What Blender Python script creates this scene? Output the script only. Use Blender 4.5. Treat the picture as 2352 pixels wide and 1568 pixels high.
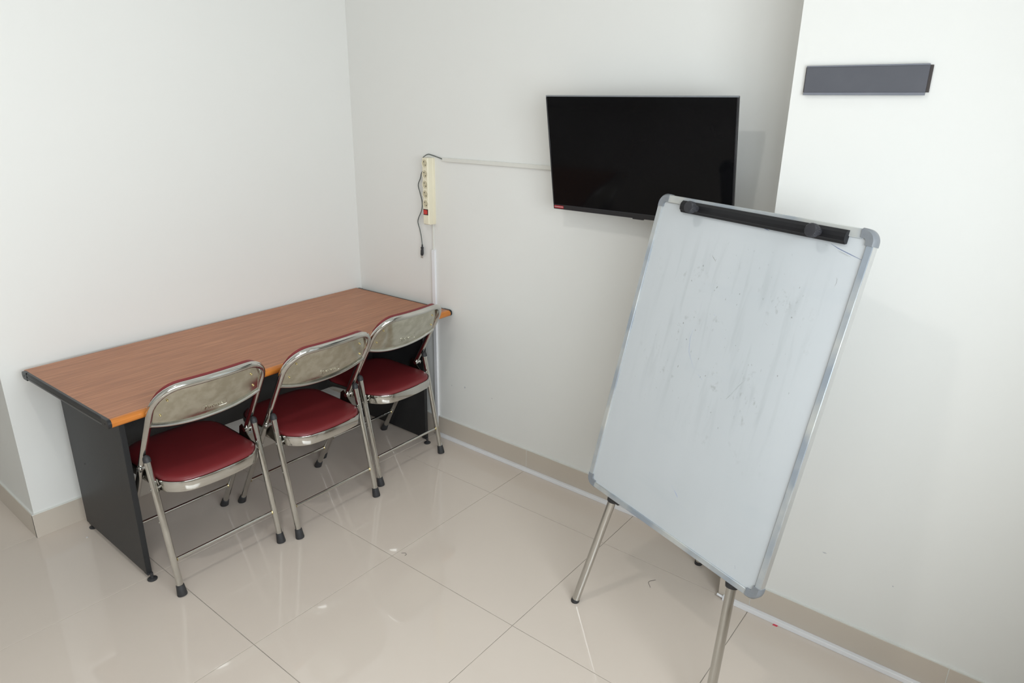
import bpy, bmesh, math, random
from mathutils import Vector, Matrix, Euler
random.seed(4)
for o in list(bpy.data.objects): bpy.data.objects.remove(o)
SC = bpy.context.scene
COL = SC.collection
PI = math.pi

# ------------------------------------------------------------------ camera
cd = bpy.data.cameras.new('camera'); cam = bpy.data.objects.new('camera', cd); COL.objects.link(cam)
cam.location = (-2.3546, -2.9372, 1.6681); cam.rotation_euler = (1.2395, -0.0150, -0.8957)
cd.sensor_width = 36; cd.lens = 1564.0/2352*36; cd.clip_start = .05
SC.camera = cam
# ------------------------------------------------------------------ world, lights, exposure
CEIL = 2.95
YF = -3.40          # the window wall behind the camera
XL = -4.6           # far left wall, out of view
W = bpy.data.worlds.new('world'); SC.world = W; W.use_nodes = True
W.node_tree.nodes['Background'].inputs[0].default_value = (.80, .90, 1, 1)
W.node_tree.nodes['Background'].inputs[1].default_value = 1.0
def area(name, loc, target, sx, sy, power, color, spread=None):
    l = bpy.data.lights.new(name, 'AREA'); l.shape = 'RECTANGLE'; l.size = sx; l.size_y = sy
    l.energy = power; l.color = color
    if spread: l.spread = spread
    o = bpy.data.objects.new(name, l); COL.objects.link(o); o.location = loc
    o.rotation_euler = (Vector(target)-Vector(loc)).to_track_quat('-Z', 'Y').to_euler()
    return o
WX0, WX1, WZ0, WZ1 = -3.55, -1.02, .95, 2.20
area('daylight', ((WX0+WX1)/2, YF-.16, (WZ0+WZ1)/2), ((WX0+WX1)/2, 0, (WZ0+WZ1)/2-.15), WX1-WX0, WZ1-WZ0, 82, (.90, .965, 1))
LX, LY = -2.0, -1.69
l = bpy.data.lights.new('downlight_bulb', 'AREA'); l.shape = 'DISK'; l.size = .14; l.energy = 9; l.color = (1, .975, .93)
lo = bpy.data.objects.new('downlight_bulb', l); COL.objects.link(lo); lo.location = (LX, LY, CEIL-.03)
SC.view_settings.view_transform = 'Standard'; SC.view_settings.look = 'None'
SC.view_settings.gamma = 1; SC.view_settings.use_curve_mapping = False
SC.view_settings.exposure = -0.06

# ------------------------------------------------------------------ materials
def mat(name, col, rough=.5, metal=0, coat=0, spec=None, var=None, bump=None, rvar=None):
    """var=(scale, amount, second colour); bump=(scale, strength); procedural noise on object coordinates"""
    m = bpy.data.materials.new(name); m.use_nodes = True
    nt = m.node_tree; b = nt.nodes['Principled BSDF']
    b.inputs['Base Color'].default_value = (*col, 1); b.inputs['Roughness'].default_value = rough
    b.inputs['Metallic'].default_value = metal; b.inputs['Coat Weight'].default_value = coat
    b.inputs['Coat Roughness'].default_value = .08
    if spec is not None: b.inputs['Specular IOR Level'].default_value = spec
    tc = nt.nodes.new('ShaderNodeTexCoord')
    def noise(scale, detail=4, vec=None):
        n = nt.nodes.new('ShaderNodeTexNoise'); n.inputs['Detail'].default_value = detail
        src = tc.outputs['Object']
        if isinstance(scale, tuple):
            mp = nt.nodes.new('ShaderNodeMapping'); mp.inputs['Scale'].default_value = scale
            nt.links.new(src, mp.inputs[0]); src = mp.outputs[0]; n.inputs['Scale'].default_value = 1
        else: n.inputs['Scale'].default_value = scale
        nt.links.new(src, n.inputs['Vector']); return n
    if var:
        n = noise(var[0]); r = nt.nodes.new('ShaderNodeValToRGB')
        r.color_ramp.elements[0].position = .5-var[1]; r.color_ramp.elements[1].position = .5+var[1]
        r.color_ramp.elements[0].color = (*col, 1); r.color_ramp.elements[1].color = (*var[2], 1)
        nt.links.new(n.outputs['Fac'], r.inputs[0]); nt.links.new(r.outputs[0], b.inputs['Base Color'])
    if rvar:
        n = noise(rvar[0]); mr = nt.nodes.new('ShaderNodeMapRange')
        mr.inputs['From Min'].default_value = .3; mr.inputs['From Max'].default_value = .7
        mr.inputs['To Min'].default_value = rvar[1]; mr.inputs['To Max'].default_value = rvar[2]
        nt.links.new(n.outputs['Fac'], mr.inputs[0]); nt.links.new(mr.outputs[0], b.inputs['Roughness'])
    if bump:
        n = noise(bump[0], 3); bp = nt.nodes.new('ShaderNodeBump'); bp.inputs['Strength'].default_value = bump[1]
        bp.inputs['Distance'].default_value = .002
        nt.links.new(n.outputs['Fac'], bp.inputs['Height']); nt.links.new(bp.outputs[0], b.inputs['Normal'])
    return m
M = {}
M['wall'] = mat('wall_paint', (.812, .808, .780), .55, var=(1.3, .3, (.798, .794, .766)), bump=(60, .05))
M['ceil'] = mat('ceiling_paint', (.82, .82, .80), .7, bump=(80, .05))
M['tile'] = mat('polished_tile', (.69, .605, .53), .05, spec=.55, var=(2.2, .35, (.66, .58, .508)), rvar=(5, .035, .06))
M['grout'] = mat('floor_grout', (.22, .20, .17), .8, var=(9, .2, (.42, .39, .34)))
M['skirt'] = mat('skirting_tile', (.60, .53, .455), .28, var=(3, .3, (.57, .505, .43)))
M['filler'] = mat('white_filler', (.74, .74, .70), .7, bump=(120, .2))
M['pvc'] = mat('white_plastic_trunking', (.86, .86, .88), .32, var=(4, .3, (.82, .82, .84)))
M['pvcold'] = mat('cream_plastic_trunking', (.74, .73, .68), .4, var=(4, .3, (.70, .69, .64)))
M['cream'] = mat('cream_plastic', (.83, .77, .60), .35, var=(20, .3, (.80, .74, .575)))
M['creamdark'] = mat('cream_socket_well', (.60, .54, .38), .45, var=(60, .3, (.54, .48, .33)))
M['hole'] = mat('dark_hole', (.03, .028, .025), .6, var=(40, .3, (.02, .02, .02)))
M['redswitch'] = mat('red_rocker', (.62, .035, .02), .25, var=(90, .3, (.5, .03, .02)))
M['cord'] = mat('grey_cord', (.12, .14, .13), .5, var=(60, .3, (.09, .10, .10)))
M['rubber'] = mat('black_rubber', (.022, .022, .025), .55, var=(70, .3, (.04, .04, .042)), bump=(200, .1))
M['brass'] = mat('brass_rivet', (.75, .62, .32), .3, 1, var=(200, .3, (.6, .5, .25)))
M['chrome'] = mat('chrome_tube', (.68, .675, .64), .10, 1, var=(14, .25, (.56, .55, .52)), rvar=(30, .06, .15))
M['chromeplate'] = mat('chrome_plate', (.66, .64, .55), .12, 1, var=(24, .10, (.54, .52, .43)), rvar=(22, .08, .20), bump=(9, .05))
M['darksteel'] = mat('dark_steel', (.17, .155, .13), .35, 1, var=(60, .3, (.10, .09, .08)))
M['steel'] = mat('worn_steel_tube', (.60, .59, .56), .20, 1, var=((9, 9, 2), .25, (.52, .51, .48)), rvar=(20, .14, .26))
M['vinyl'] = mat('dark_red_vinyl', (.20, .024, .028), .38, var=(6, .3, (.18, .020, .024)), bump=(350, .10))
M['black_lam'] = mat('charcoal_laminate', (.012, .0125, .014), .46, var=(150, .3, (.017, .0175, .019)), bump=(260, .15))
M['black_edge'] = mat('black_plastic_edge', (.010, .011, .013), .34, var=(90, .3, (.015, .016, .019)))
M['alu'] = mat('aluminium_frame', (.56, .565, .54), .42, .25, var=((6, 6, 6), .10, (.33, .37, .42)), rvar=(30, .36, .5))
M['litalu'] = mat('clean_lit_aluminium', (.80, .81, .81), .32, .8, var=(20, .3, (.76, .77, .77)))
M['greycap_bezelglint'] = mat('grey_cap_and_bezel_glint', (.20, .215, .235), .38, var=(60, .3, (.24, .255, .275)))
M['clamp'] = mat('black_aluminium_clamp', (.008, .008, .010), .42, 0, spec=.35, var=(40, .3, (.012, .012, .014)))
M['knob'] = mat('black_knob', (.022, .022, .027), .45, var=(80, .3, (.032, .032, .037)))
M['tvbody'] = mat('black_tv_plastic', (.016, .016, .019), .32, var=(60, .3, (.022, .022, .025)))
M['tvbar'] = mat('grey_tv_bar', (.016, .016, .019), .36, var=(60, .3, (.022, .022, .025)))
M['screen'] = mat('tv_screen', (.0025, .0025, .003), .08, spec=.16, var=(3, .3, (.005, .005, .006)))
M['badge'] = mat('red_badge', (.30, .014, .02), .35, var=(60, .3, (.5, .02, .03)))
M['print'] = mat('white_print', (.62, .58, .58), .5, var=(60, .3, (.75, .75, .75)))
M['signface'] = mat('grey_acrylic', (.092, .095, .112), .40, var=(25, .3, (.104, .107, .124)))
M['signlip'] = mat('light_grey_acrylic', (.18, .19, .225), .25, var=(25, .3, (.21, .22, .255)))
M['signback'] = mat('dark_brown_strip', (.045, .038, .036), .5, var=(25, .3, (.055, .045, .042)))
M['frame'] = mat('window_aluminium', (.7, .7, .7), .4, .3, var=(20, .3, (.66, .66, .66)))
M['ink'] = mat('blue_ink', (.10, .13, .26), .6, var=(300, .3, (.2, .24, .36)))
M['lightink'] = mat('faint_blue_ink', (.28, .36, .60), .6, var=(300, .3, (.38, .45, .62)))
M['dirt'] = mat('grey_dirt', (.30, .31, .30), .7, var=(300, .3, (.4, .41, .40)))
M['smear'] = mat('grey_smear', (.40, .425, .43), .6, var=((60, 60, 60), .15, (.50, .53, .55)))
M['scuff'] = mat('wall_scuff', (.52, .52, .54), .7, var=(90, .3, (.60, .60, .61)))
M['speck'] = mat('red_paper', (.7, .06, .10), .6, var=(200, .3, (.6, .05, .08)))

def wood(name, c0, c1, c2, rough, along=(2.6, 70, 20)):
    m = bpy.data.materials.new(name); m.use_nodes = True; nt = m.node_tree; b = nt.nodes['Principled BSDF']
    tc = nt.nodes.new('ShaderNodeTexCoord'); mp = nt.nodes.new('ShaderNodeMapping'); mp.inputs['Scale'].default_value = along
    n = nt.nodes.new('ShaderNodeTexNoise'); n.inputs['Scale'].default_value = 2.2; n.inputs['Detail'].default_value = 7
    n.inputs['Roughness'].default_value = .62; n.inputs['Distortion'].default_value = .5
    r = nt.nodes.new('ShaderNodeValToRGB'); e = r.color_ramp.elements
    e[0].position = .33; e[0].color = (*c0, 1); e[1].position = .68; e[1].color = (*c2, 1)
    k = e.new(.5); k.color = (*c1, 1)
    mp2 = nt.nodes.new('ShaderNodeMapping'); mp2.inputs['Scale'].default_value = (8, 420, 100)
    n2 = nt.nodes.new('ShaderNodeTexNoise'); n2.inputs['Scale'].default_value = 1; n2.inputs['Detail'].default_value = 3
    mx = nt.nodes.new('ShaderNodeMix'); mx.data_type = 'RGBA'; mx.blend_type = 'MULTIPLY'; mx.inputs[0].default_value = .42
    L = nt.links.new
    L(tc.outputs['Object'], mp.inputs[0]); L(mp.outputs[0], n.inputs['Vector']); L(n.outputs['Fac'], r.inputs[0])
    L(tc.outputs['Object'], mp2.inputs[0]); L(mp2.outputs[0], n2.inputs['Vector'])
    L(r.outputs[0], mx.inputs[6]); L(n2.outputs['Fac'], mx.inputs[7]); L(mx.outputs[2], b.inputs['Base Color'])
    b.inputs['Roughness'].default_value = rough
    return m
M['wood'] = wood('brown_wood_laminate', (.41, .170, .085), (.52, .222, .112), (.66, .300, .155), .45)
M['woodedge'] = wood('orange_wood_edge', (.60, .195, .030), (.70, .235, .038), (.78, .275, .05), .22, (2, 30, 30))

def board_mat():
    m = bpy.data.materials.new('whiteboard_enamel'); m.use_nodes = True; nt = m.node_tree; b = nt.nodes['Principled BSDF']
    L = nt.links.new
    tc = nt.nodes.new('ShaderNodeTexCoord')
    def noise(scale, detail, sc=(1, 1, 1), rot=0, dist=0):
        mp = nt.nodes.new('ShaderNodeMapping'); mp.inputs['Scale'].default_value = sc; mp.inputs['Rotation'].default_value = (0, rot, 0)
        n = nt.nodes.new('ShaderNodeTexNoise'); n.inputs['Scale'].default_value = scale; n.inputs['Detail'].default_value = detail
        n.inputs['Distortion'].default_value = dist
        L(tc.outputs['Object'], mp.inputs[0]); L(mp.outputs[0], n.inputs['Vector']); return n.outputs['Fac']
    def rng(x, a, b_, c=0, d=1):
        r = nt.nodes.new('ShaderNodeMapRange'); r.inputs[1].default_value = a; r.inputs[2].default_value = b_
        r.inputs[3].default_value = c; r.inputs[4].default_value = d; L(x, r.inputs[0]); return r.outputs[0]
    def mul(x, y):
        q = nt.nodes.new('ShaderNodeMath'); q.operation = 'MULTIPLY'
        L(x, q.inputs[0])
        if isinstance(y, float): q.inputs[1].default_value = y
        else: L(y, q.inputs[1])
        return q.outputs[0]
    def mix(f, a, c):
        q = nt.nodes.new('ShaderNodeMix'); q.data_type = 'RGBA'; L(f, q.inputs[0])
        if isinstance(a, tuple): q.inputs[6].default_value = (*a, 1)
        else: L(a, q.inputs[6])
        q.inputs[7].default_value = (*c, 1); return q.outputs[2]
    # middle-of-the-board wear mask
    sp = nt.nodes.new('ShaderNodeSeparateXYZ'); L(tc.outputs['Object'], sp.inputs[0])
    mz = mul(rng(sp.outputs[2], .28, .48), rng(sp.outputs[2], .93, .80)); mask = mul(mz, mul(rng(sp.outputs[0], .03, .18), rng(sp.outputs[0], .66, .56)))
    cloud = rng(noise(2.2, 4, (1.3, 1, .6), .5), .38, .68)
    col = mix(mul(cloud, .55), (.575, .60, .62), (.50, .53, .55))
    streak = rng(noise(15, 5, (2.6, 1, .30), .45, .4), .52, .74)
    col = mix(mul(mul(streak, mask), .30), col, (.33, .36, .37))
    wipe = rng(noise(5, 4, (.5, 1, 2.6), .9, .3), .60, .78)
    col = mix(mul(wipe, .30), col, (.50, .54, .57))
    sp1 = rng(noise(60, 3, (1, 1, .8)), .56, .74)
    patch = rng(noise(11, 2), .54, .64)
    col = mix(mul(mul(mul(sp1, patch), mask), .7), col, (.30, .315, .31))
    sp2 = rng(noise(110, 1, (1, 1, .6), .4), .72, .80)
    col = mix(mul(mul(sp2, mask), .8), col, (.2, .21, .2))
    L(col, b.inputs['Base Color'])
    b.inputs['Roughness'].default_value = .34; b.inputs['Specular IOR Level'].default_value = .4
    return m
M['board'] = board_mat()

# ------------------------------------------------------------------ mesh helpers
def bx(bm, x0, x1, y0, y1, z0, z1, bev=0, seg=1):
    vs = [bm.verts.new((x, y, z)) for x in (x0, x1) for y in (y0, y1) for z in (z0, z1)]
    fs = [bm.faces.new([vs[i] for i in q]) for q in ((0,1,3,2),(4,6,7,5),(0,4,5,1),(2,3,7,6),(0,2,6,4),(1,5,7,3))]
    if bev:
        es = list({e for f in fs for e in f.edges})
        bmesh.ops.bevel(bm, geom=es, offset=bev, segments=seg, affect='EDGES', profile=.5)
    return vs
def frames(pts, closed=False):
    out = []; n = len(pts); prev = None
    for i, p in enumerate(pts):
        if closed: t = (pts[(i+1) % n]-pts[i-1]).normalized()
        else: t = (pts[min(i+1, n-1)]-pts[max(i-1, 0)]).normalized()
        if prev is None:
            a = Vector((0, 0, 1)) if abs(t.z) < .9 else Vector((1, 0, 0)); u = t.cross(a).normalized()
        else: u = (prev-t*prev.dot(t)).normalized()
        prev = u; out.append((u, t.cross(u)))
    return out
def tube(bm, pts, r, seg=14, cap=True, sq=None):
    pts = [Vector(p) for p in pts]; rs = r if isinstance(r, (list, tuple)) else [r]*len(pts)
    if len(rs) < len(pts): pts = pts[:len(rs)]
    rings = []
    for p, (u, v), q in zip(pts, frames(pts), rs):
        rings.append([bm.verts.new(p+(u*math.cos(2*PI*k/seg)+v*math.sin(2*PI*k/seg))*q) for k in range(seg)])
    for a, b in zip(rings, rings[1:]):
        for k in range(seg): bm.faces.new((a[k], a[(k+1) % seg], b[(k+1) % seg], b[k]))
    if cap: bm.faces.new(rings[0][::-1]); bm.faces.new(rings[-1])
def prism(bm, poly, f0, f1, closed=True):
    """poly: list of 2-D points; f0/f1 turn one into the 3-D point of each end"""
    a = [bm.verts.new(f0(*p)) for p in poly]; b = [bm.verts.new(f1(*p)) for p in poly]; n = len(poly)
    for k in range(n): bm.faces.new((a[k], a[(k+1) % n], b[(k+1) % n], b[k]))
    bm.faces.new(a[::-1]); bm.faces.new(b)
def loft(bm, rings, cap0=True, cap1=True):
    R = [[bm.verts.new(p) for p in r] for r in rings]; n = len(R[0])
    for a, b in zip(R, R[1:]):
        for k in range(n): bm.faces.new((a[k], a[(k+1) % n], b[(k+1) % n], b[k]))
    if cap0: bm.faces.new(R[0][::-1])
    if cap1: bm.faces.new(R[-1])
def spline(pts, n=8):
    P = [Vector(p) for p in pts]; P = [P[0]*2-P[1]]+P+[P[-1]*2-P[-2]]; out = []
    for i in range(1, len(P)-2):
        for k in range(n):
            t = k/n; a, b, c, d = P[i-1], P[i], P[i+1], P[i+2]
            out.append(.5*((2*b)+(c-a)*t+(2*a-5*b+4*c-d)*t*t+(3*b-a-3*c+d)*t**3))
    out.append(P[-2]); return out
def obj(name, bm, m, parent=None, smooth=True, kind=None, label=None):
    if isinstance(bm, bmesh.types.BMesh):
        bmesh.ops.recalc_face_normals(bm, faces=bm.faces)
        me = bpy.data.meshes.new(name); bm.to_mesh(me); bm.free()
    else: me = bm
    if not me.materials: me.materials.append(M[m] if isinstance(m, str) else m)
    if smooth and me.polygons:
        for p in me.polygons: p.use_smooth = True
        me.set_sharp_from_angle(angle=math.radians(38))
    o = bpy.data.objects.new(name, me); COL.objects.link(o); o.parent = parent
    if kind: o['kind'] = kind
    if label: o['label'] = label
    return o
def box(name, dims, m, parent=None, bev=0, seg=1, **k):
    bm = bmesh.new(); bx(bm, *dims, bev=bev, seg=seg); return obj(name, bm, m, parent, **k)
def tag(o, label, cat, group=None):
    o['label'] = label; o['category'] = cat
    if group: o['group'] = group
    return o
def thing(name, label, cat, loc=(0, 0, 0), rz=0, group=None):
    o = bpy.data.objects.new(name, None); COL.objects.link(o); o.empty_display_size = .1
    o.location = loc; o.rotation_euler = (0, 0, rz); return tag(o, label, cat, group)
def S(name, dims, m, parent=None, bev=0, label=None):
    return box(name, dims, m, parent, bev, kind='structure', label=label)

# ------------------------------------------------------------------ room shell
XC = -1.702; PX, PY = -.267, -2.274; YB = 2.6
S('wall_back', (XC, .25, 0, YB, 0, CEIL), 'wall', label='white painted wall behind the desk')
S('wall_right', (0, .25, PY-.01, 0, 0, CEIL), 'wall', label='grey white recessed wall that carries the television')
S('wall_column', (PX, .25, YF, PY, 0, CEIL), 'wall', label='bright white wall standing forward at the right')
S('wall_left', (XL-.2, XL, YF, YB, 0, CEIL), 'wall')
S('wall_far', (XL, XC, YB, YB+.2, 0, CEIL), 'wall')
bm = bmesh.new()
bx(bm, XL, WX0, YF-.2, YF, 0, CEIL); bx(bm, WX1, .25, YF-.2, YF, 0, CEIL)
bx(bm, WX0, WX1, YF-.2, YF, 0, WZ0); bx(bm, WX0, WX1, YF-.2, YF, WZ1, CEIL)
obj('wall_front', bm, 'wall', smooth=False, kind='structure')
win = bmesh.new(); w = .045
for a, b, c, d in ((WX0, WX1, WZ0, WZ0+w), (WX0, WX1, WZ1-w, WZ1), (WX0, WX0+w, WZ0, WZ1), (WX1-w, WX1, WZ0, WZ1),
                   (-2.60, -2.56, WZ0, WZ1), (-1.79, -1.75, WZ0, WZ1)):
    bx(win, a, b, YF-.12, YF-.07, c, d)
obj('window_1', win, 'frame', smooth=False, kind='structure')
S('ceiling', (XL-.2, .25, YF-.2, YB+.2, CEIL, CEIL+.15), 'ceil')
floor = S('floor', (XL, .25, YF, YB, -.10, -.0022), 'grout', label='polished beige tiled floor with thin dark joints')
OX, OY, T, GW = -.8767, -1.1837, .6, .0072
gap = .0011
def clampx(x, y):
    if y > -.02: x = min(x, XC)
    return max(XL, min(x, 0)), max(YF, y)
for i in range(-7, 3):
    for j in range(-7, 8):
        xa, xb = OX+i*T, OX+(i+1)*T; ya, yb = OY-(j+1)*T, OY-j*T       # cell
        if xa > -.02 or xb < XL or yb < YF or ya > YB: continue
        ra = [(xa+gap, ya+gap), (xb-gap, ya+gap), (xb-gap, yb-gap), (xa+gap, yb-gap)]
        pts = []
        for x, y in ra:
            dx, dy = x-OX, y-OY; X, Y = OX+dx-dy*GW*1, OY+dy+dx*GW
            pts.append((X, Y))
        cx_, cy_ = sum(p[0] for p in pts)/4, sum(p[1] for p in pts)/4
        if cy_ > .0 and cx_ > XC+.35: continue
        y_lim = 0 if cx_ > XC else 99
        P = [(min(max(x, XL), (0 if y < 0.3 and cy_ < .1 else XC)), max(min(y, YB), YF)) for x, y in pts]
        bm = bmesh.new(); bev = .0006
        top = [bm.verts.new((x-(x-cx_)*.0015, y-(y-cy_)*.0015, 0)) for x, y in P]
        mid = [bm.verts.new((x, y, -.0006)) for x, y in P]; bot = [bm.verts.new((x, y, -.008)) for x, y in P]
        try:
            bm.faces.new(top)
            for k in range(4):
                bm.faces.new((top[k], mid[k], mid[(k+1) % 4], top[(k+1) % 4])); bm.faces.new((mid[k], bot[k], bot[(k+1) % 4], mid[(k+1) % 4]))
            obj('tile', bm, 'tile', floor, smooth=False)
        except ValueError: bm.free()

# skirting: tiles set against the walls, white filler showing in the joints and along the top
def skirting(name, axis, face, sgn, a, b, joints, h=.100, t=.009, label=None):
    """axis: 'y' runs along y on plane x=face, 'x' along x on plane y=face; sgn points into the room"""
    def dims(p, q, t0, t1, z0, z1):
        lo, hi = sorted((face+sgn*t0, face+sgn*t1))
        return (lo, hi, p, q, z0, z1) if axis == 'y' else (p, q, lo, hi, z0, z1)
    base = box(name, dims(a, b, 0, t-.0015, 0, h+.0035), 'filler', kind='structure', label=label)
    cuts = [a]+[j for j in sorted(joints) if a+.02 < j < b-.02]+[b]
    for p, q in zip(cuts, cuts[1:]):
        e0 = 0 if p == a else .0012; e1 = 0 if q == b else .0012
        box('skirting_tile', dims(p+e0, q-e1, 0, t, 0, h), 'skirt', base, bev=.0007)
    return base
skirting('baseboard_right', 'y', 0, -1, PY, -.009, [-1.184+.6*k+.006 for k in range(-2, 2)], .107, label='beige tile skirting under the television wall')
skirting('baseboard_column', 'y', PX, -1, YF, PY+.009, [-2.378, -2.972, -3.57], .106, label='beige tile skirting along the forward wall at right')
skirting('baseboard_side', 'x', PY, 1, PX, -.009, [], .106)
skirting('baseboard_back', 'x', 0, -1, XC-.009, 0, [-1.477, -.877, -.277], .103, label='beige tile skirting behind the desk')
skirting('baseboard_passage', 'y', XC, -1, .0, YB, [.6, 1.2, 1.8], .103)
skirting('baseboard_front', 'x', YF, 1, XL, PX, [-4, -3.4, -2.8, -2.2, -1.6, -1], .103)
skirting('baseboard_left', 'y', XL, 1, YF, YB, [-3, -2.4, -1.8, -1.2, -.6, 0, .6, 1.2, 1.8], .103)

# ceiling downlight over the middle of the room (above the frame)
t = thing('ceiling_light', 'round white recessed ceiling downlight above the desk', 'light', (LX, LY, CEIL))
bm = bmesh.new(); tube(bm, [(0, 0, 0), (0, 0, -.012), (0, 0, -.018)], [.12, .12, .105], 32); obj('housing', bm, 'frame', t)

# ------------------------------------------------------------------ desk
TR = .0301; TX = -.030
desk = thing('desk', 'long desk with brown wood-grain top and charcoal panel legs against the wall', 'desk', (TX, -.004, 0), TR)
DL, DW, DH = 1.617, .690, .716
z0, z1 = DH-.030, DH
bm = bmesh.new(); bx(bm, -DL+.0095, -.0095, -DW+.014, 0, z0+.001, z1, .0006); obj('desk_top', bm, 'wood', desk, smooth=False)
# rounded front edge strip
bm = bmesh.new(); poly = [(-DW+.0142, z0+.001), (-DW+.0142, z1-.0004)]
poly += [(-DW+.010-.0155*math.sin(a), (z0+z1)/2+.0148*math.cos(a)) for a in [PI*k/12 for k in range(0, 13)]]
prism(bm, poly, lambda y, z: (-DL+.0105, y, z), lambda y, z: (-.0105, y, z)); obj('front_edging', bm, 'woodedge', desk, label='glossy orange wood-look rounded front edge')
for s, xa, xb in ((-1, -DL, -DL+.0105), (1, -.0105, 0)):
    bm = bmesh.new()   # ribbed black end profile
    outer = xa if s < 0 else xb; inner = xb if s < 0 else xa; d = inner-outer
    prof = [(inner, z0), (outer+d*.25, z0+.001), (outer, z0+.007), (outer, z0+.0115), (outer+d*.12, z0+.0125), (outer+d*.12, z0+.0185),
            (outer, z0+.0195), (outer, z1-.007), (outer+d*.28, z1+.0006), (inner, z1+.0010)]
    prism(bm, prof, lambda x, z: (x, -DW+.045, z), lambda x, z: (x, -.045, z)); e = obj('end_edging', bm, 'black_edge', desk)
    for y0_, y1_, rear in ((-DW-.0045, -DW+.0442, 0), (-.0442, -.002, 1)):
        bm = bmesh.new(); vs = bx(bm, xa-.0005, xb+.0005, y0_, y1_, z0-.0004, z1+.0010)
        es = [q for q in bm.edges if abs(q.verts[0].co.x-q.verts[1].co.x) > .008 and ((q.verts[0].co.y < y0_+.001) if not rear else (q.verts[0].co.y > y1_-.001))]
        bmesh.ops.bevel(bm, geom=es, offset=.0145, segments=6, affect='EDGES', profile=.5)
        obj('corner_cap', bm, 'black_edge', e)
        if s < 0:
            bm = bmesh.new(); tube(bm, [(xa-.001, (y0_+y1_)/2, (z0+z1)/2), (xa+.001, (y0_+y1_)/2, (z0+z1)/2)], .0028, 10); obj('cap_screw', bm, 'hole', e)
DI = (Matrix.Translation((TX, -.004, 0)) @ Matrix.Rotation(TR, 4, 'Z')).inverted()      # the panels stand square to the room
for s, xa, xb in ((-1, -1.5485, -1.5290), (1, -.125, -.1055)):
    p = box('side_panel', (xa, xb, -.606, -.075, .026, z0), 'black_lam', desk, bev=.0012); p.matrix_local = DI
    if s < 0:
        bm = bmesh.new(); tube(bm, [(xa-.0006, -.198, .337), (xa+.002, -.198, .337)], .004, 8); obj('dowel_hole', bm, 'hole', p)
        bm = bmesh.new(); tube(bm, [(xa-.0004, -.190, .333), (xa+.002, -.190, .333)], .0028, 8); obj('dowel_hole', bm, 'hole', p)
    else:
        for yy in (-.585, -.553):
            bm = bmesh.new(); tube(bm, [(xa-.0012, yy, .58), (xa+.002, yy, .58)], .0042, 10); obj('cam_screw', bm, 'brass', p)
    for yy in (-.612, -.098):
        f = bmesh.new(); xm = (xa+xb)/2-.004*s
        tube(f, [(xm, yy, 0), (xm, yy, .004), (xm, yy, .0075), (xm, yy, .0085)], [.0165, .0175, .012, .006], 20)
        tube(f, [(xm, yy, .006), (xm, yy, .030)], .0055, 10)
        bx(f, xa+.002, xb-.002, yy+.006 if yy < -.3 else yy-.02, yy+.034 if yy < -.3 else yy+.010, .019, .0268, .001)
        obj('levelling_foot', f, 'rubber', p)
mp = box('modesty_panel', (-1.5290, -.125, -.215, -.197, .300, z0), 'black_lam', desk, bev=.001); mp.matrix_local = DI

# ------------------------------------------------------------------ folding chair
ZT, YT, YFt = .797, -.040, .425            # top of the back, its y, front feet y
SL = (YFt-YT)/ZT
def ty(z): return YFt-SL*z
NRM = Vector((0, 1, SL)).normalized()
HW = .203; RC = .085
def bow(x, z): return -.020*(1-min(1, (x/HW)**2))*max(0, min(1, (z-.56)/.16))
def bp(x, z, off=0): return Vector((x, ty(z)+bow(x, z), z))+NRM*off
def ztop(x):
    a = abs(x); c = HW-RC
    return ZT if a <= c else ZT-RC+math.sqrt(max(0, RC*RC-(a-c)**2))
def zbot(x): return .628+.033*(abs(x)/HW)**2.2
def TL(z): return .0125*max(-1.1, min(1, (z-.715)/.085))      # the plate stands a little more upright than the tubes
def seat_ring(ins, z, n=10, s=1.0):
    """rounded seat outline, inset by ins, at height z"""
    rear, front = .012+ins, .415-ins; pts = []
    for cx, cy, r, a0 in ((-1, 0, .082, PI), (1, 0, .082, 1.5*PI), (1, 1, .095, 0), (-1, 1, .095, .5*PI)):
        r = max(r-ins, .01); hw = (.187 if cy == 0 else .193)-ins
        X = cx*(hw-r); Y = (rear+r) if cy == 0 else (front-r)
        for k in range(n+1):
            a = a0+(PI/2)*k/n; x, y = X+r*math.cos(a), Y+r*math.sin(a)
            pts.append([x, y])
    # fill long edges so the bow and crown bend smoothly
    out = []; m = len(pts)
    for k in range(m):
        x0, y0 = pts[k]; x1, y1 = pts[(k+1) % m]; q = 10 if k % (n+1) == n else 1
        for i in range(q): out.append((x0+(x1-x0)*i/q, y0+(y1-y0)*i/q))
    res = []
    for x, y in out:
        wr = max(0, 1-(y-rear)/.10); wf = max(0, 1-(front-y)/.10); c = 1-(x/.19)**2
        res.append(Vector((x, y-.030*c*wr**1+.014*c*wf, z)))
    return res
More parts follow.
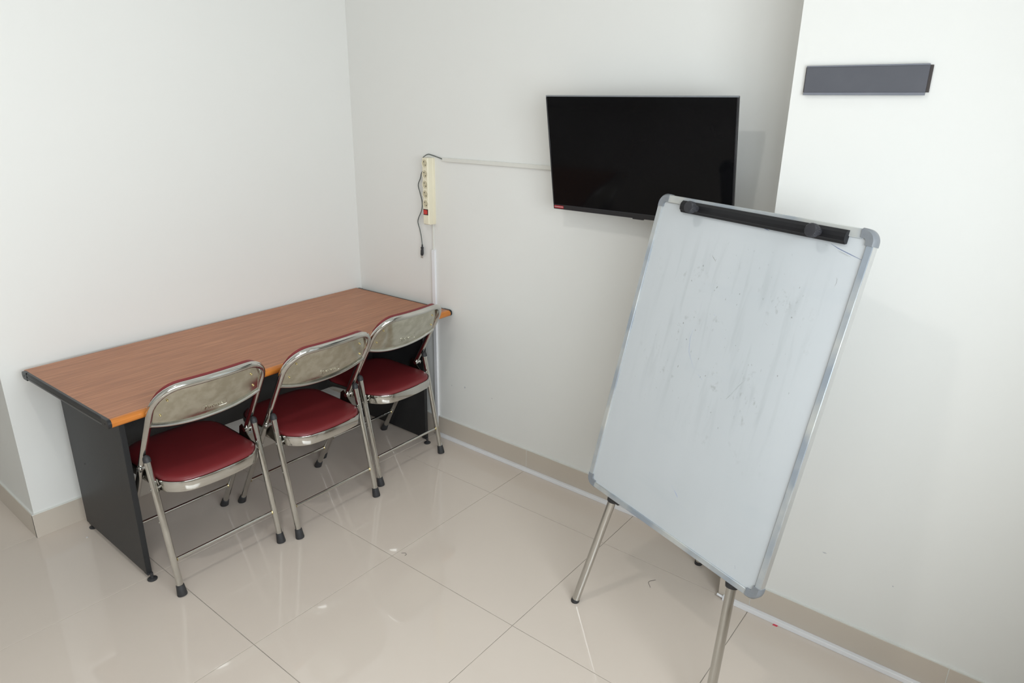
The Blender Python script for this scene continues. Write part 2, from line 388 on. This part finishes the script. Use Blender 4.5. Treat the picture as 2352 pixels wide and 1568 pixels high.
def make_chair(label, group):
    root = thing('folding_chair', label, 'chair', group=group)
    # inverted-U back frame, down to below the hinge
    path = [bp(-HW, z) for z in (.43, .48, .53, .58, .63, .68)]
    for k in range(9): a = PI-PI/2*k/8; path.append(bp(-(HW-RC)+RC*math.cos(a), ZT-RC+RC*math.sin(a)))
    path += [bp(x, ZT) for x in (-.08, -.04, 0, .04, .08)]
    path += [Vector((-p.x, p.y, p.z)) for p in path[:15]][::-1]
    bm = bmesh.new(); tube(bm, path, .0118, 16); bf = obj('back_frame', bm, 'chrome', root)
    for s in (-1, 1):
        bm = bmesh.new(); tube(bm, [(s*HW, ty(.43), .43), (s*HW, ty(.22), .22), (s*HW, ty(.012), .012)], .0117, 16); lg = obj('leg', bm, 'chrome', root)
        bm = bmesh.new(); d = Vector((0, -SL, 1)).normalized(); b0 = Vector((s*HW, ty(0), 0))
        tube(bm, [b0, b0+d*.004, b0+d*.030, b0+d*.040, b0+d*.041], [.0165, .0175, .0148, .0138, .0118], 18); obj('rubber_foot', bm, 'rubber', lg)
        # rear leg leaning forward to meet the back frame
        q0, q1 = Vector((s*HW, 0, .010)), Vector((s*HW, .099, .505)); dd = (q1-q0).normalized()
        bm = bmesh.new(); tube(bm, [q0, q0.lerp(q1, .5), q1], .0117, 16); lg = obj('leg', bm, 'chrome', root)
        f0 = Vector((s*HW, -.002, 0))
        bm = bmesh.new(); tube(bm, [f0, f0+dd*.004, f0+dd*.030, f0+dd*.040, f0+dd*.041], [.0165, .0175, .0148, .0138, .0118], 18); obj('rubber_foot', bm, 'rubber', lg)
        c = q1-dd*.006
        bm = bmesh.new(); tube(bm, [c, c+dd*.012, c+dd*.019, c+dd*.0235, c+dd*.0255], [.0132, .0130, .0108, .006, .001], 16); obj('end_cap', bm, 'rubber', lg)
        for yy, zz in ((.079, .402), (.0555, .283)):
            bm = bmesh.new(); tube(bm, [(s*(HW+.009), yy, zz), (s*(HW+.0135), yy, zz), (s*(HW+.0145), yy, zz)], [.004, .004, .002], 10)
            obj('leg_rivet', bm, 'chrome', lg)
        # hinge: gusset plate and the bolt that sticks out sideways
        bm = bmesh.new(); px = s*(HW-.014)
        poly = [(.165, .478), (.185, .462), (.196, .405), (.085, .378), (.070, .392), (.130, .440)]
        prism(bm, poly, lambda y, z: (px-.0012, y, z), lambda y, z: (px+.0012, y, z)); hg = obj('hinge_bracket', bm, 'darksteel', root)
        bm = bmesh.new(); b0 = Vector((s*(HW-.018), ty(.458)-.010, .458)); ax = Vector((s, 0, 0))
        tube(bm, [b0, b0+ax*.022, b0+ax*.0222, b0+ax*.0275, b0+ax*.0278, b0+ax*.0345], [.0095, .0095, .0135, .0135, .0085, .0085], 14); obj('pivot_bolt', bm, 'steel', hg)
        bm = bmesh.new(); tube(bm, [(s*(HW-.020), .079, .402), (s*HW, .079, .402)], .005, 10); obj('pivot_pin', bm, 'steel', hg)
        bm = bmesh.new(); tube(bm, [(s*(HW-.020), ty(.405), .405), (s*HW, ty(.405), .405)], .005, 10); obj('pivot_pin', bm, 'steel', hg)
    for y, z in ((.026, .132), (ty(.130), .130)):
        bm = bmesh.new(); tube(bm, [(-HW+.008, y, z), (0, y, z), (HW-.008, y, z)], .0062, 12); st = obj('stretcher', bm, 'chrome', root)
        for s in (-1, 1):
            bm = bmesh.new(); tube(bm, [(s*(HW-.0135), y, z), (s*(HW-.0105), y, z)], [.0078, .0092], 12); obj('weld', bm, 'brass', st)
    # seat: chrome pan with a dark gap and a red cushion
    bm = bmesh.new()
    loft(bm, [seat_ring(.0105, .389), seat_ring(.0008, .3885), seat_ring(0, .391), seat_ring(0, .4245), seat_ring(.0012, .4275), seat_ring(.0045, .4280), seat_ring(.0065, .4262), seat_ring(.0070, .4200)], False, True)
    pan = obj('seat_pan', bm, 'chrome', root)
    bm = bmesh.new(); n = 12; rings = [seat_ring(.0085, .418), seat_ring(.0078, .4235), seat_ring(.0085, .4285), seat_ring(.0115, .4340), seat_ring(.018, .4385), seat_ring(.030, .4420), seat_ring(.055, .4455), seat_ring(.09, .4475)]
    loft(bm, rings, True, False)
    top = rings[-1]
    c = bm.verts.new((0, .2, .4485)); bm.verts.ensure_lookup_table(); vs = bm.verts[-1-len(top):-1]
    for k in range(len(top)): bm.faces.new((vs[k], vs[(k+1) % len(top)], c))
    cu = obj('seat_cushion', bm, 'vinyl', pan, label='dark red vinyl seat cushion')
    # backrest: chrome plate between the tubes, cushion in front
    def sheet(off, grow=0, gb=0, nx=24, nz=8, edge=.0):
        G = []
        for i in range(nx+1):
            x = -HW+.010+(2*HW-.020)*i/nx; xx = x*(1+grow); zt = ztop(min(abs(x)+.004, HW))+.0; zb = zbot(x)-gb
            col = []
            for k in range(nz+1):
                z = zb+(zt-zb)*k/nz; e = min(1, min(k, nz-k)/1.5)*min(1, min(i, nx-i)/1.5)
                col.append(bp(xx, z, off+TL(z)+(edge*e if edge else 0)))
            G.append(col)
        return G
    def slab(bm, A, B):
        nx, nz = len(A)-1, len(A[0])-1
        a = [[bm.verts.new(p) for p in c] for c in A]; b = [[bm.verts.new(p) for p in c] for c in B]
        for i in range(nx):
            for k in range(nz):
                bm.faces.new((a[i][k], a[i+1][k], a[i+1][k+1], a[i][k+1])); bm.faces.new((b[i][k], b[i][k+1], b[i+1][k+1], b[i+1][k]))
        per = [(i, 0) for i in range(nx)]+[(nx, k) for k in range(nz)]+[(i, nz) for i in range(nx, 0, -1)]+[(0, k) for k in range(nz, 0, -1)]
        for (i, k), (i2, k2) in zip(per, per[1:]+per[:1]): bm.faces.new((a[i][k], b[i][k], b[i2][k2], a[i2][k2]))
    bm = bmesh.new(); slab(bm, sheet(.001), sheet(.003)); pl = obj('back_plate', bm, 'chromeplate', root)
    bm = bmesh.new(); N = 28
    tube(bm, [bp(x, zbot(x)+.001, -.001+TL(zbot(x))) for x in [(-HW+.003)+(2*HW-.006)*i/N for i in range(N+1)]], .0068, 12); obj('plate_rim', bm, 'chrome', pl)
    bm = bmesh.new(); slab(bm, sheet(.0035, .02, .008), sheet(.014, .02, .008, edge=.012)); obj('back_cushion', bm, 'vinyl', root, label='dark red vinyl back cushion')
    for x, z in ((-.152, .742), (-.170, .690), (.152, .742), (.170, .690)):
        bm = bmesh.new(); p = bp(x, z, -.0022+TL(z))
        tube(bm, [p+NRM*.004, p, p-NRM*.0015, p-NRM*.0025], [.0034, .0034, .0026, .001], 12); obj('rivet', bm, 'brass', pl)
    # embossed maker's mark
    m0 = Matrix.Translation(bp(.0, .664, -.0004+TL(.664))) @ Matrix((Vector((1, 0, 0)), -Vector((0, SL, -1)).normalized(), -NRM)).transposed().to_4x4()
    cu_ = bpy.data.curves.new('emboss', 'FONT'); cu_.body = 'Futura'; cu_.size = .020; cu_.extrude = .00025; cu_.shear = .25; cu_.space_character = 1.35; cu_.resolution_u = 2; cu_.offset = .0002
    tmp = bpy.data.objects.new('emboss', cu_); me = bpy.data.meshes.new_from_object(tmp); bpy.data.objects.remove(tmp)
    me.transform(Matrix.Translation((-.018, -.008, 0))); me.transform(m0); me.materials.clear()
    obj('embossed_mark', me, 'chromeplate', pl, smooth=False)
    bm = bmesh.new()
    loop = [Vector((x, y, 0)) for x, y in ((-.030, -.013), (.0, -.0135), (.062, -.012), (.066, -.008), (.062, .012), (.0, .0125), (-.024, .012), (-.028, .008), (-.030, -.013))]
    tube(bm, [m0 @ p for p in loop], .00035, 6); obj('emboss_outline', bm, 'chromeplate', pl)
    return root
def copy_tree(o, parent=None):
    c = o.copy(); COL.objects.link(c); c.parent = parent
    for ch in o.children: copy_tree(ch, c)
    return c
GR = 'red and chrome folding chairs at the desk'
spots = [(-1.303, -.775, .4, 'chrome folding chair with dark red seat nearest the camera, at the desk\'s left end'),
         (-.832, -.805, .6, 'chrome folding chair with dark red seat in the middle of the three at the desk'),
         (-.352, -.744, 1.2, 'chrome folding chair with dark red seat farthest back, beside the white cable trunking')]
first = make_chair(spots[0][3], GR)
for k, (x, y, a, lab) in enumerate(spots):
    o = first if k == 0 else copy_tree(first)
    o.location = (x, y, 0); o.rotation_euler = (0, 0, math.radians(a)); o['label'] = lab

# ------------------------------------------------------------------ television
TILT = math.asin(.0775/.4224*.98)
tv = thing('television', 'black flat screen television with red badge hanging tilted on the grey wall', 'television', (-.097, -1.720, 1.288))
tv.rotation_euler = (0, 0, -PI/2)        # local: x along the wall (right in view), -y into the room, z up
tvw, tvh = .7347, .4296
RT = Matrix.Rotation(TILT, 4, 'X')
def tobj(name, bm, m, parent=tv, **k):
    bmesh.ops.transform(bm, matrix=RT, verts=bm.verts); return obj(name, bm, m, parent, **k)
hw = tvw/2
bm = bmesh.new(); bx(bm, -hw, hw, 0, .012, 0, tvh, .0015); shell = tobj('casing', bm, 'tvbody')
bm = bmesh.new(); bx(bm, -hw+.05, hw-.05, .012, .045, .02, tvh-.10, .01, 2); tobj('rear_housing', bm, 'tvbody')
bm = bmesh.new(); bx(bm, -hw+.004, hw-.004, -.0006, .004, .019, tvh-.004); tobj('screen', bm, 'screen', smooth=False)
bm = bmesh.new(); bx(bm, -hw-.0004, hw+.0004, -.0022, .010, -.0006, .018, .0015); bar = tobj('bottom_bar', bm, 'tvbar')
for nm, d in (('bezel', (-hw-.0006, hw+.0006, -.0016, .008, tvh-.0035, tvh+.0006)), ('bezel', (-hw-.0006, -hw+.0045, -.0016, .008, .018, tvh-.005)), ('bezel', (hw-.0045, hw+.0006, -.0016, .008, .018, tvh-.005))):
    bm = bmesh.new(); bx(bm, *d, bev=.0008); tobj(nm, bm, 'greycap_bezelglint' if d[1]-d[0] > .1 else 'tvbar')  # top bezel painted lighter grey to stand for the light it reflects
bm = bmesh.new()
prism(bm, [(-hw+.004+.003*math.cos(a) if 0.5*PI < a < 1.5*PI else -hw+.043+.003*math.cos(a), .0095+.0055*math.sin(a)) for a in [2*PI*k/20+.01 for k in range(20)]],
      lambda x, z: (x+.003, -.0030, z), lambda x, z: (x+.003, -.0020, z))
badge = tobj('badge', bm, 'badge', bar, label='small red maker badge with white lettering')
fc = bpy.data.curves.new('txt', 'FONT'); fc.body = 'CHANGHONG'; fc.size = .0062; fc.extrude = .0001; fc.align_x = 'CENTER'; fc.align_y = 'CENTER'; fc.space_character = 1.0; fc.resolution_u = 2
tmp = bpy.data.objects.new('t', fc); me = bpy.data.meshes.new_from_object(tmp); bpy.data.objects.remove(tmp); me.materials.clear()
me.transform(RT @ Matrix.Translation((-hw+.0265, -.0032, .0095)) @ Matrix.Rotation(PI/2, 4, 'X')); obj('badge_lettering', me, 'print', badge, smooth=False)
bm = bmesh.new(); bx(bm, -.012, .034, -.001, .008, -.0045, .0005, .001); tobj('sensor', bm, 'tvbar')
bm = bmesh.new(); bx(bm, -.12, .12, .050, .096, .12, .30, .002)
for s in (-1, 1): bx(bm, s*.10-.012, s*.10+.012, .040, .09, .10, .33, .002)
obj('wall_bracket', bm, 'tvbody', tv)

# ------------------------------------------------------------------ power strip, cords, trunking on the television wall
YS = -.568
ps = thing('power_strip', 'cream five-socket power strip with red switch mounted upright on the wall', 'power strip', (0, YS, 1.127))
D = .044; H = .311; hwp = .0235
bm = bmesh.new()
prof = [(hwp, 0), (hwp, -.012), (hwp-.003, -.014), (hwp-.0035, -D+.004), (hwp-.008, -D), (-hwp+.008, -D), (-hwp+.0035, -D+.004), (-hwp+.003, -.014), (-hwp, -.012), (-hwp, 0)]
def ringz(z, k): return [Vector((x*1.0 if x > -.001 else x*k, y*k, z)) for y, x in prof]
loft(bm, [ringz(0, .90), ringz(.004, 1), ringz(H-.002, 1), ringz(H, .96)]); obj('casing', bm, 'cream', ps)
for z in (.286, .237, .189, .144, .099):
    bm = bmesh.new(); seg = 22; R_ = []
    for x, r in ((-D+.001, .0192), (-D-.0022, .0188), (-D-.0022, .0176), (-D-.0006, .0166)):
        R_.append([Vector((x, r*math.cos(2*PI*k/seg)*.92, z+r*math.sin(2*PI*k/seg))) for k in range(seg)])
    loft(bm, R_, False, False); s_ = obj('socket', bm, 'cream', ps)
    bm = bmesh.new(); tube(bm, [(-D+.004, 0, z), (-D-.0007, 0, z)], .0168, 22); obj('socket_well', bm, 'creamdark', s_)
    for yy in (-.0072, .0072):
        bm = bmesh.new(); tube(bm, [(-D+.001, yy*.7, z+yy), (-D-.0014, yy*.7, z+yy)], .0026, 10); obj('pin_hole', bm, 'hole', s_)
bm = bmesh.new(); bx(bm, -D-.0012, -D+.003, -.0155, .0155, .046, .074, .0005); sw = obj('switch_frame', bm, 'hole', ps)
bm = bmesh.new(); prism(bm, [(-D-.001, .050), (-D-.0052, .0505), (-D-.0028, .060), (-D-.0045, .0705), (-D-.001, .071)], lambda x, z: (x, -.0115, z), lambda x, z: (x, .0115, z)); obj('rocker_switch', bm, 'redswitch', sw, label='red rocker switch')
def cord(name, pts, r, label):
    bm = bmesh.new(); tube(bm, spline(pts, 8), r, 8); return tag(obj(name, bm, 'cord'), label, 'cord')
cord('looping_cable', [(-.022, -.536, 1.437), (-.010, -.540, 1.446), (-.007, -.558, 1.4525), (-.007, -.585, 1.449), (-.007, -.615, 1.443), (-.008, -.650, 1.4355)], .0024, 'short grey cord looping from the top of the power strip into the wall trunking')
pc = thing('hanging_plug_cord', 'thin grey cord with black plug hanging loose left of the power strip', 'cord', (0, -.503, .985))
bm = bmesh.new(); tube(bm, [Vector(p)-Vector((0, -.503, .985)) for p in spline([(-.012, -.546, 1.392), (-.011, -.515, 1.368), (-.008, -.500, 1.338), (-.008, -.484, 1.305), (-.008, -.495, 1.268), (-.008, -.507, 1.225), (-.008, -.502, 1.185), (-.008, -.482, 1.150), (-.008, -.474, 1.125), (-.008, -.486, 1.090), (-.010, -.497, 1.055), (-.012, -.504, 1.015)], 8)], .0022, 8)
obj('cord', bm, 'cord', pc)
bm = bmesh.new(); tube(bm, [(-.012, -.001, .033), (-.012, -.001, .022), (-.012, 0, .018), (-.012, .0, .008), (-.012, .001, .004), (-.012, .002, -.014), (-.012, .003, -.022)], [.0035, .0042, .0078, .0062, .0075, .0082, .0062], 12)
pg = obj('plug', bm, 'rubber', pc)
for s in (-1, 1):
    bm = bmesh.new(); tube(bm, [(-.012, .0032+s*.0040, -.020), (-.012, .0036+s*.0040, -.036)], .0018, 8); obj('plug_pin', bm, 'steel', pg)

def trunk(name, a, b, wdt, dep, m, label, normal=(-1, 0, 0), lid=True):
    """square cable trunking from a to b with a slightly narrower snap-on lid"""
    a, b = Vector(a), Vector(b); t = (b-a).normalized(); n = Vector(normal); w_ = t.cross(n).normalized()
    o = thing(name, label, 'trunking', a)
    def run(bm, w0, d0, d1, e=0):
        poly = [(-w0/2, d0), (w0/2, d0), (w0/2, d1-.001), (w0/2-.001, d1), (-w0/2+.001, d1), (-w0/2, d1-.001)]
        prism(bm, poly, lambda p, q: w_*p+n*q+t*e, lambda p, q: (b-a)+w_*p+n*q-t*e)
    bm = bmesh.new(); run(bm, wdt-.001, 0, dep-.002); obj('channel', bm, m, o, smooth=False)
    bm = bmesh.new(); run(bm, wdt, dep*.45, dep, .0006); obj('lid', bm, m, o, smooth=False)
    return o
trunk('cable_trunking', (0, -.648, 1.4335), (0, -1.60, 1.4350), .017, .010, 'pvcold', 'thin cream cable trunking running level from the power strip to the television')
trunk('cable_trunking', (0, -.577, 1.000), (0, -.577, .02), .021, .012, 'pvc', 'upright white cable trunking going down the wall behind the desk end')
trunk('cable_trunking', (0, -.573, 1.129), (0, -.573, .99), .008, .006, 'pvcold', 'narrow white conduit just below the power strip')
trunk('cable_trunking', (-.0095, -.577, .0085), (-.0095, PY+.03, .0085), .0165, .016, 'pvc', 'white floor trunking along the foot of the television wall')
ft = trunk('cable_trunking', (PX-.0095, PY-.012, .0085), (PX-.0095, YF+.005, .0085), .0165, .016, 'pvc', 'white floor trunking along the foot of the forward wall at right')
bm = bmesh.new(); tube(bm, [(-.008, .022, .004), (-.008, .010, .002), (-.008, -.004, 0)], .0045, 10); obj('white_cable', bm, 'pvc', ft)

# ------------------------------------------------------------------ name plate on the forward wall
sg = thing('name_plate', 'blank dark grey acrylic name plate high on the right wall', 'sign', (PX, -2.46, 1.718))
box('backing_strip', (-.0062, 0, -.1545, .1525, .001, .066), 'signback', sg, bev=.0005, label='dark brown strip behind')
box('face_plate', (-.0105, -.0062, -.1475, .1495, -.006, .0675), 'signface', sg, bev=.0004)
box('lower_lip', (-.0135, -.0106, -.1475, .1495, -.006, .0005), 'signlip', sg, bev=.0004)
box('upper_lip', (-.0130, -.0106, -.1475, .1495, .0655, .0690), 'signlip', sg, bev=.0004)

# ------------------------------------------------------------------ whiteboard on its tripod stand
RB = Matrix(((-0.30609662, 0.92883057, 0.20875496), (-0.95183372, -0.29449073, -0.08536849), (-0.01781646, -0.22483102, 0.97423487)))
O_ = Vector((-.55635, -1.85730, .44318))
BW, BH = .707, 1.0
base = O_+RB @ Vector((BW/2, .03, -.449)); base.z = 0
wb = thing('whiteboard_stand', 'worn white flip-chart board with black paper clamp leaning on a steel tripod', 'whiteboard', base)
LM = Matrix.Translation(O_-base) @ RB.to_4x4()          # board plane -> stand
def wobj(name, bm, m, parent=wb, **k):
    o = obj(name, bm, m, parent, **k)
    if parent is wb: o.matrix_local = LM
    return o
fw = .0175
bm = bmesh.new(); bx(bm, .010, BW-.010, .0005, .012, .010, BH-.010); panel = wobj('writing_surface', bm, 'board', smooth=False, label='white enamel writing surface with grey pen smudges')
def rail(x0, x1, z0_, z1_):
    bm = bmesh.new(); bx(bm, x0, x1, -.0045, .0175, z0_, z1_, .0014, 1); return wobj('frame_rail', bm, 'alu')
for a, b, c in ((.0, fw, -.0004), (BW-fw, BW, BW-.0012)):
    rl = rail(a, b, .035, BH-.035); box('lit_side_strip', (c, c+.0016, -.0030, .0165, .036, BH-.036), 'litalu', rl)  # strips added for clean rail sides, window brightness put into their material
rail(.035, BW-.035, 0, fw); rail(.035, BW-.035, BH-fw-.006, BH)
for sx in (0, 1):
    for sz in (0, 1):
        cx = .030 if sx == 0 else BW-.030; cz = .030 if sz == 0 else BH-.030; X = -1 if sx == 0 else 1; Z = -1 if sz == 0 else 1
        bm = bmesh.new(); ro, ri = .0325, .0085; n = 10
        o_ = [(cx+X*ro*math.sin(PI/2*k/n), cz+Z*ro*math.cos(PI/2*k/n)) for k in range(n+1)]
        i_ = [(cx+X*max(ri, .001)*math.sin(PI/2*k/n), cz+Z*max(ri, .001)*math.cos(PI/2*k/n)) for k in range(n+1)]
        o_ = [(cx-X*.008, cz+Z*ro)]+o_+[(cx+X*ro, cz-Z*.008)]; i_ = [(cx-X*.008, cz+Z*ri)]+i_+[(cx+X*ri, cz-Z*.008)]
        rr = []
        for (ox, oz), (ix, iz) in zip(o_, i_):
            ox2, oz2 = ox*.94+ix*.06, oz*.94+iz*.06
            rr.append([Vector((ix, .018, iz)), Vector((ix, -.0052, iz)), Vector((ox*.8+ix*.2, -.0072, oz*.8+iz*.2)), Vector((ox, -.001, oz)), Vector((ox, .016, oz)), Vector((ox2, .0195, oz2))])
        loft(bm, rr); wobj('corner_cap', bm, 'greycap_bezelglint')
# clamp bar
bm = bmesh.new(); cz = .9735
prof = [(-.0005, cz-.0165), (-.009, cz-.0185), (-.0155, cz-.012), (-.018, cz-.011), (-.020, cz-.002), (-.019, cz+.008), (-.012, cz+.0165), (-.0005, cz+.0175)]
prism(bm, prof, lambda y, z: (.104, y, z), lambda y, z: (.640, y, z)); cl = wobj('paper_clamp', bm, 'clamp', smooth=False)
for x in (.170, .570):
    bm = bmesh.new(); seg = 48; R_ = []
    for y, r, w_ in ((-.019, .009, 0), (-.040, .009, 0), (-.0405, .0175, 1), (-.0560, .0175, 1), (-.0585, .0155, 1), (-.0590, .012, 0)):
        R_.append([Vector((x+(r-(.0012*w_ if k % 2 else 0))*math.cos(2*PI*k/seg), y, cz-.001+(r-(.0012*w_ if k % 2 else 0))*math.sin(2*PI*k/seg))) for k in range(seg)])
    loft(bm, R_); obj('clamp_knob', bm, 'knob', cl)
# pen strokes left on the enamel: thin films on the surface
def stroke(pts, w_, m):
    bm = bmesh.new(); q = [Vector((x, 0, z)) for x, z in pts]; top = []
    for k, p in enumerate(q):
        t_ = (q[min(k+1, len(q)-1)]-q[max(k-1, 0)]).normalized(); s_ = Vector((t_.z, 0, -t_.x))*w_/2*(1 if 0 < k < len(q)-1 else .3)
        top.append((p+s_, p-s_))
    a = [[bm.verts.new(v+Vector((0, y, 0))) for v in pr] for pr in top for y in (.0003,)]
    for u, v in zip(a, a[1:]): bm.faces.new((u[0], u[1], v[1], v[0]))
    obj('pen_mark', bm, m, panel, smooth=False)
stroke([(.600, .9505), (.622, .943), (.655, .935), (.689, .9270)], .0018, 'ink')
stroke([(.622, .938), (.640, .9335), (.659, .929)], .0012, 'dirt'); stroke([(.626, .935), (.652, .929)], .001, 'dirt')
stroke([(.585, .946), (.592, .945)], .0015, 'dirt'); stroke([(.395, .956), (.410, .954), (.418, .9525)], .0018, 'ink')
stroke([(.355, .149), (.366, .141), (.374, .134)], .0022, 'lightink'); stroke([(.340, .158), (.355, .149)], .0010, 'lightink')
stroke([(.256, .852), (.262, .846), (.268, .842), (.272, .838), (.273, .845)], .0020, 'dirt'); stroke([(.259, .846), (.268, .848)], .001, 'dirt')
stroke([(.640, .873), (.6435, .870), (.6445, .860), (.643, .852)], .0010, 'dirt')
stroke([(.437, .474), (.449, .493), (.463, .521), (.480, .548)], .0034, 'smear')
stroke([(.300, .520), (.268, .560), (.259, .600), (.262, .628)], .0009, 'lightink')
stroke([(.322, .508), (.341, .498)], .0016, 'lightink'); stroke([(.4885, .712), (.4965, .708)], .0018, 'dirt')
stroke([(.318, .690), (.323, .688)], .0016, 'lightink'); stroke([(.615, .055), (.619, .046)], .0016, 'ink')
for x, z in ((.143, -.0015),):
    bm = bmesh.new(); bx(bm, x-.012, x+.012, .004, .030, z-.010, z+.006, .002); wobj('tray_clip', bm, 'rubber')
for sx in (-1, 1):
    xc = BW/2
    top, mid_, ft_ = Vector((xc+sx*.145, .034, .86)), Vector((xc+sx*.252, .034, -.022)), Vector((xc+sx*.300, .034, -.4495))
    bm = bmesh.new(); d = (ft_-mid_).normalized(); tube(bm, [top, top.lerp(mid_, .5), mid_], .0165, 18); up = wobj('upper_tube', bm, 'steel')
    bm = bmesh.new(); tube(bm, [mid_-d*.026, mid_-d*.004, mid_+d*.004], [.0190, .0190, .0175], 18); obj('collar', bm, 'rubber', up)
    bm = bmesh.new(); tube(bm, [mid_-d*.1, mid_.lerp(ft_, .5), ft_-d*.006], .0140, 18); lg = wobj('leg', bm, 'steel')
    bm = bmesh.new(); tube(bm, [ft_-d*.016, ft_-d*.006, ft_-d*.004, ft_], [.0146, .0150, .0150, .0135], 18); obj('foot_cap', bm, 'rubber', lg)
bm = bmesh.new(); tube(bm, [(.16, .034, .70), (.55, .034, .70)], .009, 12); bx(bm, .30, .41, .02, .075, .80, .90, .006, 2); tube(bm, [(.19, .034, .86), (.515, .034, .86)], .012, 12)
wobj('hub', bm, 'rubber')
hub = O_-base+RB @ Vector((BW/2, .065, .85)); rf = Vector((-.148, -2.132, 0))-base
bm = bmesh.new(); tube(bm, [hub, hub.lerp(rf, .5)], .0165, 18); obj('upper_tube', bm, 'steel', wb)
bm = bmesh.new(); tube(bm, [hub.lerp(rf, .45), hub.lerp(rf, .99)], .0140, 18); lg = obj('leg', bm, 'steel', wb)
bm = bmesh.new(); tube(bm, [rf+Vector((0, 0, 0)), rf+(hub-rf).normalized()*.02], .0150, 18); obj('foot_cap', bm, 'rubber', lg)

# small scuffs on the walls
def scuff(wall, x, y, z, w_, h_):
    bm = bmesh.new(); n = 9
    pts = [(w_/2*math.cos(2*PI*k/n)*random.uniform(.6, 1.1), h_/2*math.sin(2*PI*k/n)*random.uniform(.5, 1.1)) for k in range(n)]
    prism(bm, pts, lambda p, q: (x-.0003, y+p, z+q), lambda p, q: (x+.001, y+p, z+q)); obj('scuff_mark', bm, 'scuff', bpy.data.objects[wall], smooth=False)
scuff('wall_right', 0, -.681, .307, .006, .010); scuff('wall_right', 0, -.772, .320, .010, .012); scuff('wall_right', 0, -.952, .311, .008, .006)
scuff('wall_column', PX, -2.581, .327, .014, .006); scuff('wall_column', PX, -2.784, .301, .006, .004)
# ------------------------------------------------------------------ small litter on the floor
def scrap(name, pts, z, m, label):
    bm = bmesh.new(); prism(bm, pts, lambda x, y: (x, y, .0), lambda x, y: (x, y, z)); return tag(obj(name, bm, m, smooth=False), label, 'litter')
scrap('paper_scrap', [(-.300, -2.470), (-.290, -2.473), (-.291, -2.487), (-.299, -2.485)], .0015, 'speck', 'tiny red paper scrap on the floor by the right trunking')
scrap('paper_scrap', [(-1.585, -.149), (-1.577, -.150), (-1.580, -.156), (-1.587, -.155)], .0015, 'print', 'tiny white scrap on the floor by the left end of the desk')
for nm, pts, lab in (('hair_strand', [(-.842, -1.200, .001), (-.833, -1.212, .002), (-.836, -1.222, .001), (-.844, -1.221, .001)], 'tiny curled dark hair on the floor tile in front of the chairs'),
                     ('hair_strand', [(-.395, -2.055, .001), (-.372, -2.035, .001), (-.352, -2.045, .001), (-.345, -2.050, .0015)], 'thin bent hair on the floor under the whiteboard')):
    bm = bmesh.new(); tube(bm, spline(pts, 5), .0006, 5); tag(obj(nm, bm, 'signback'), lab, 'litter')
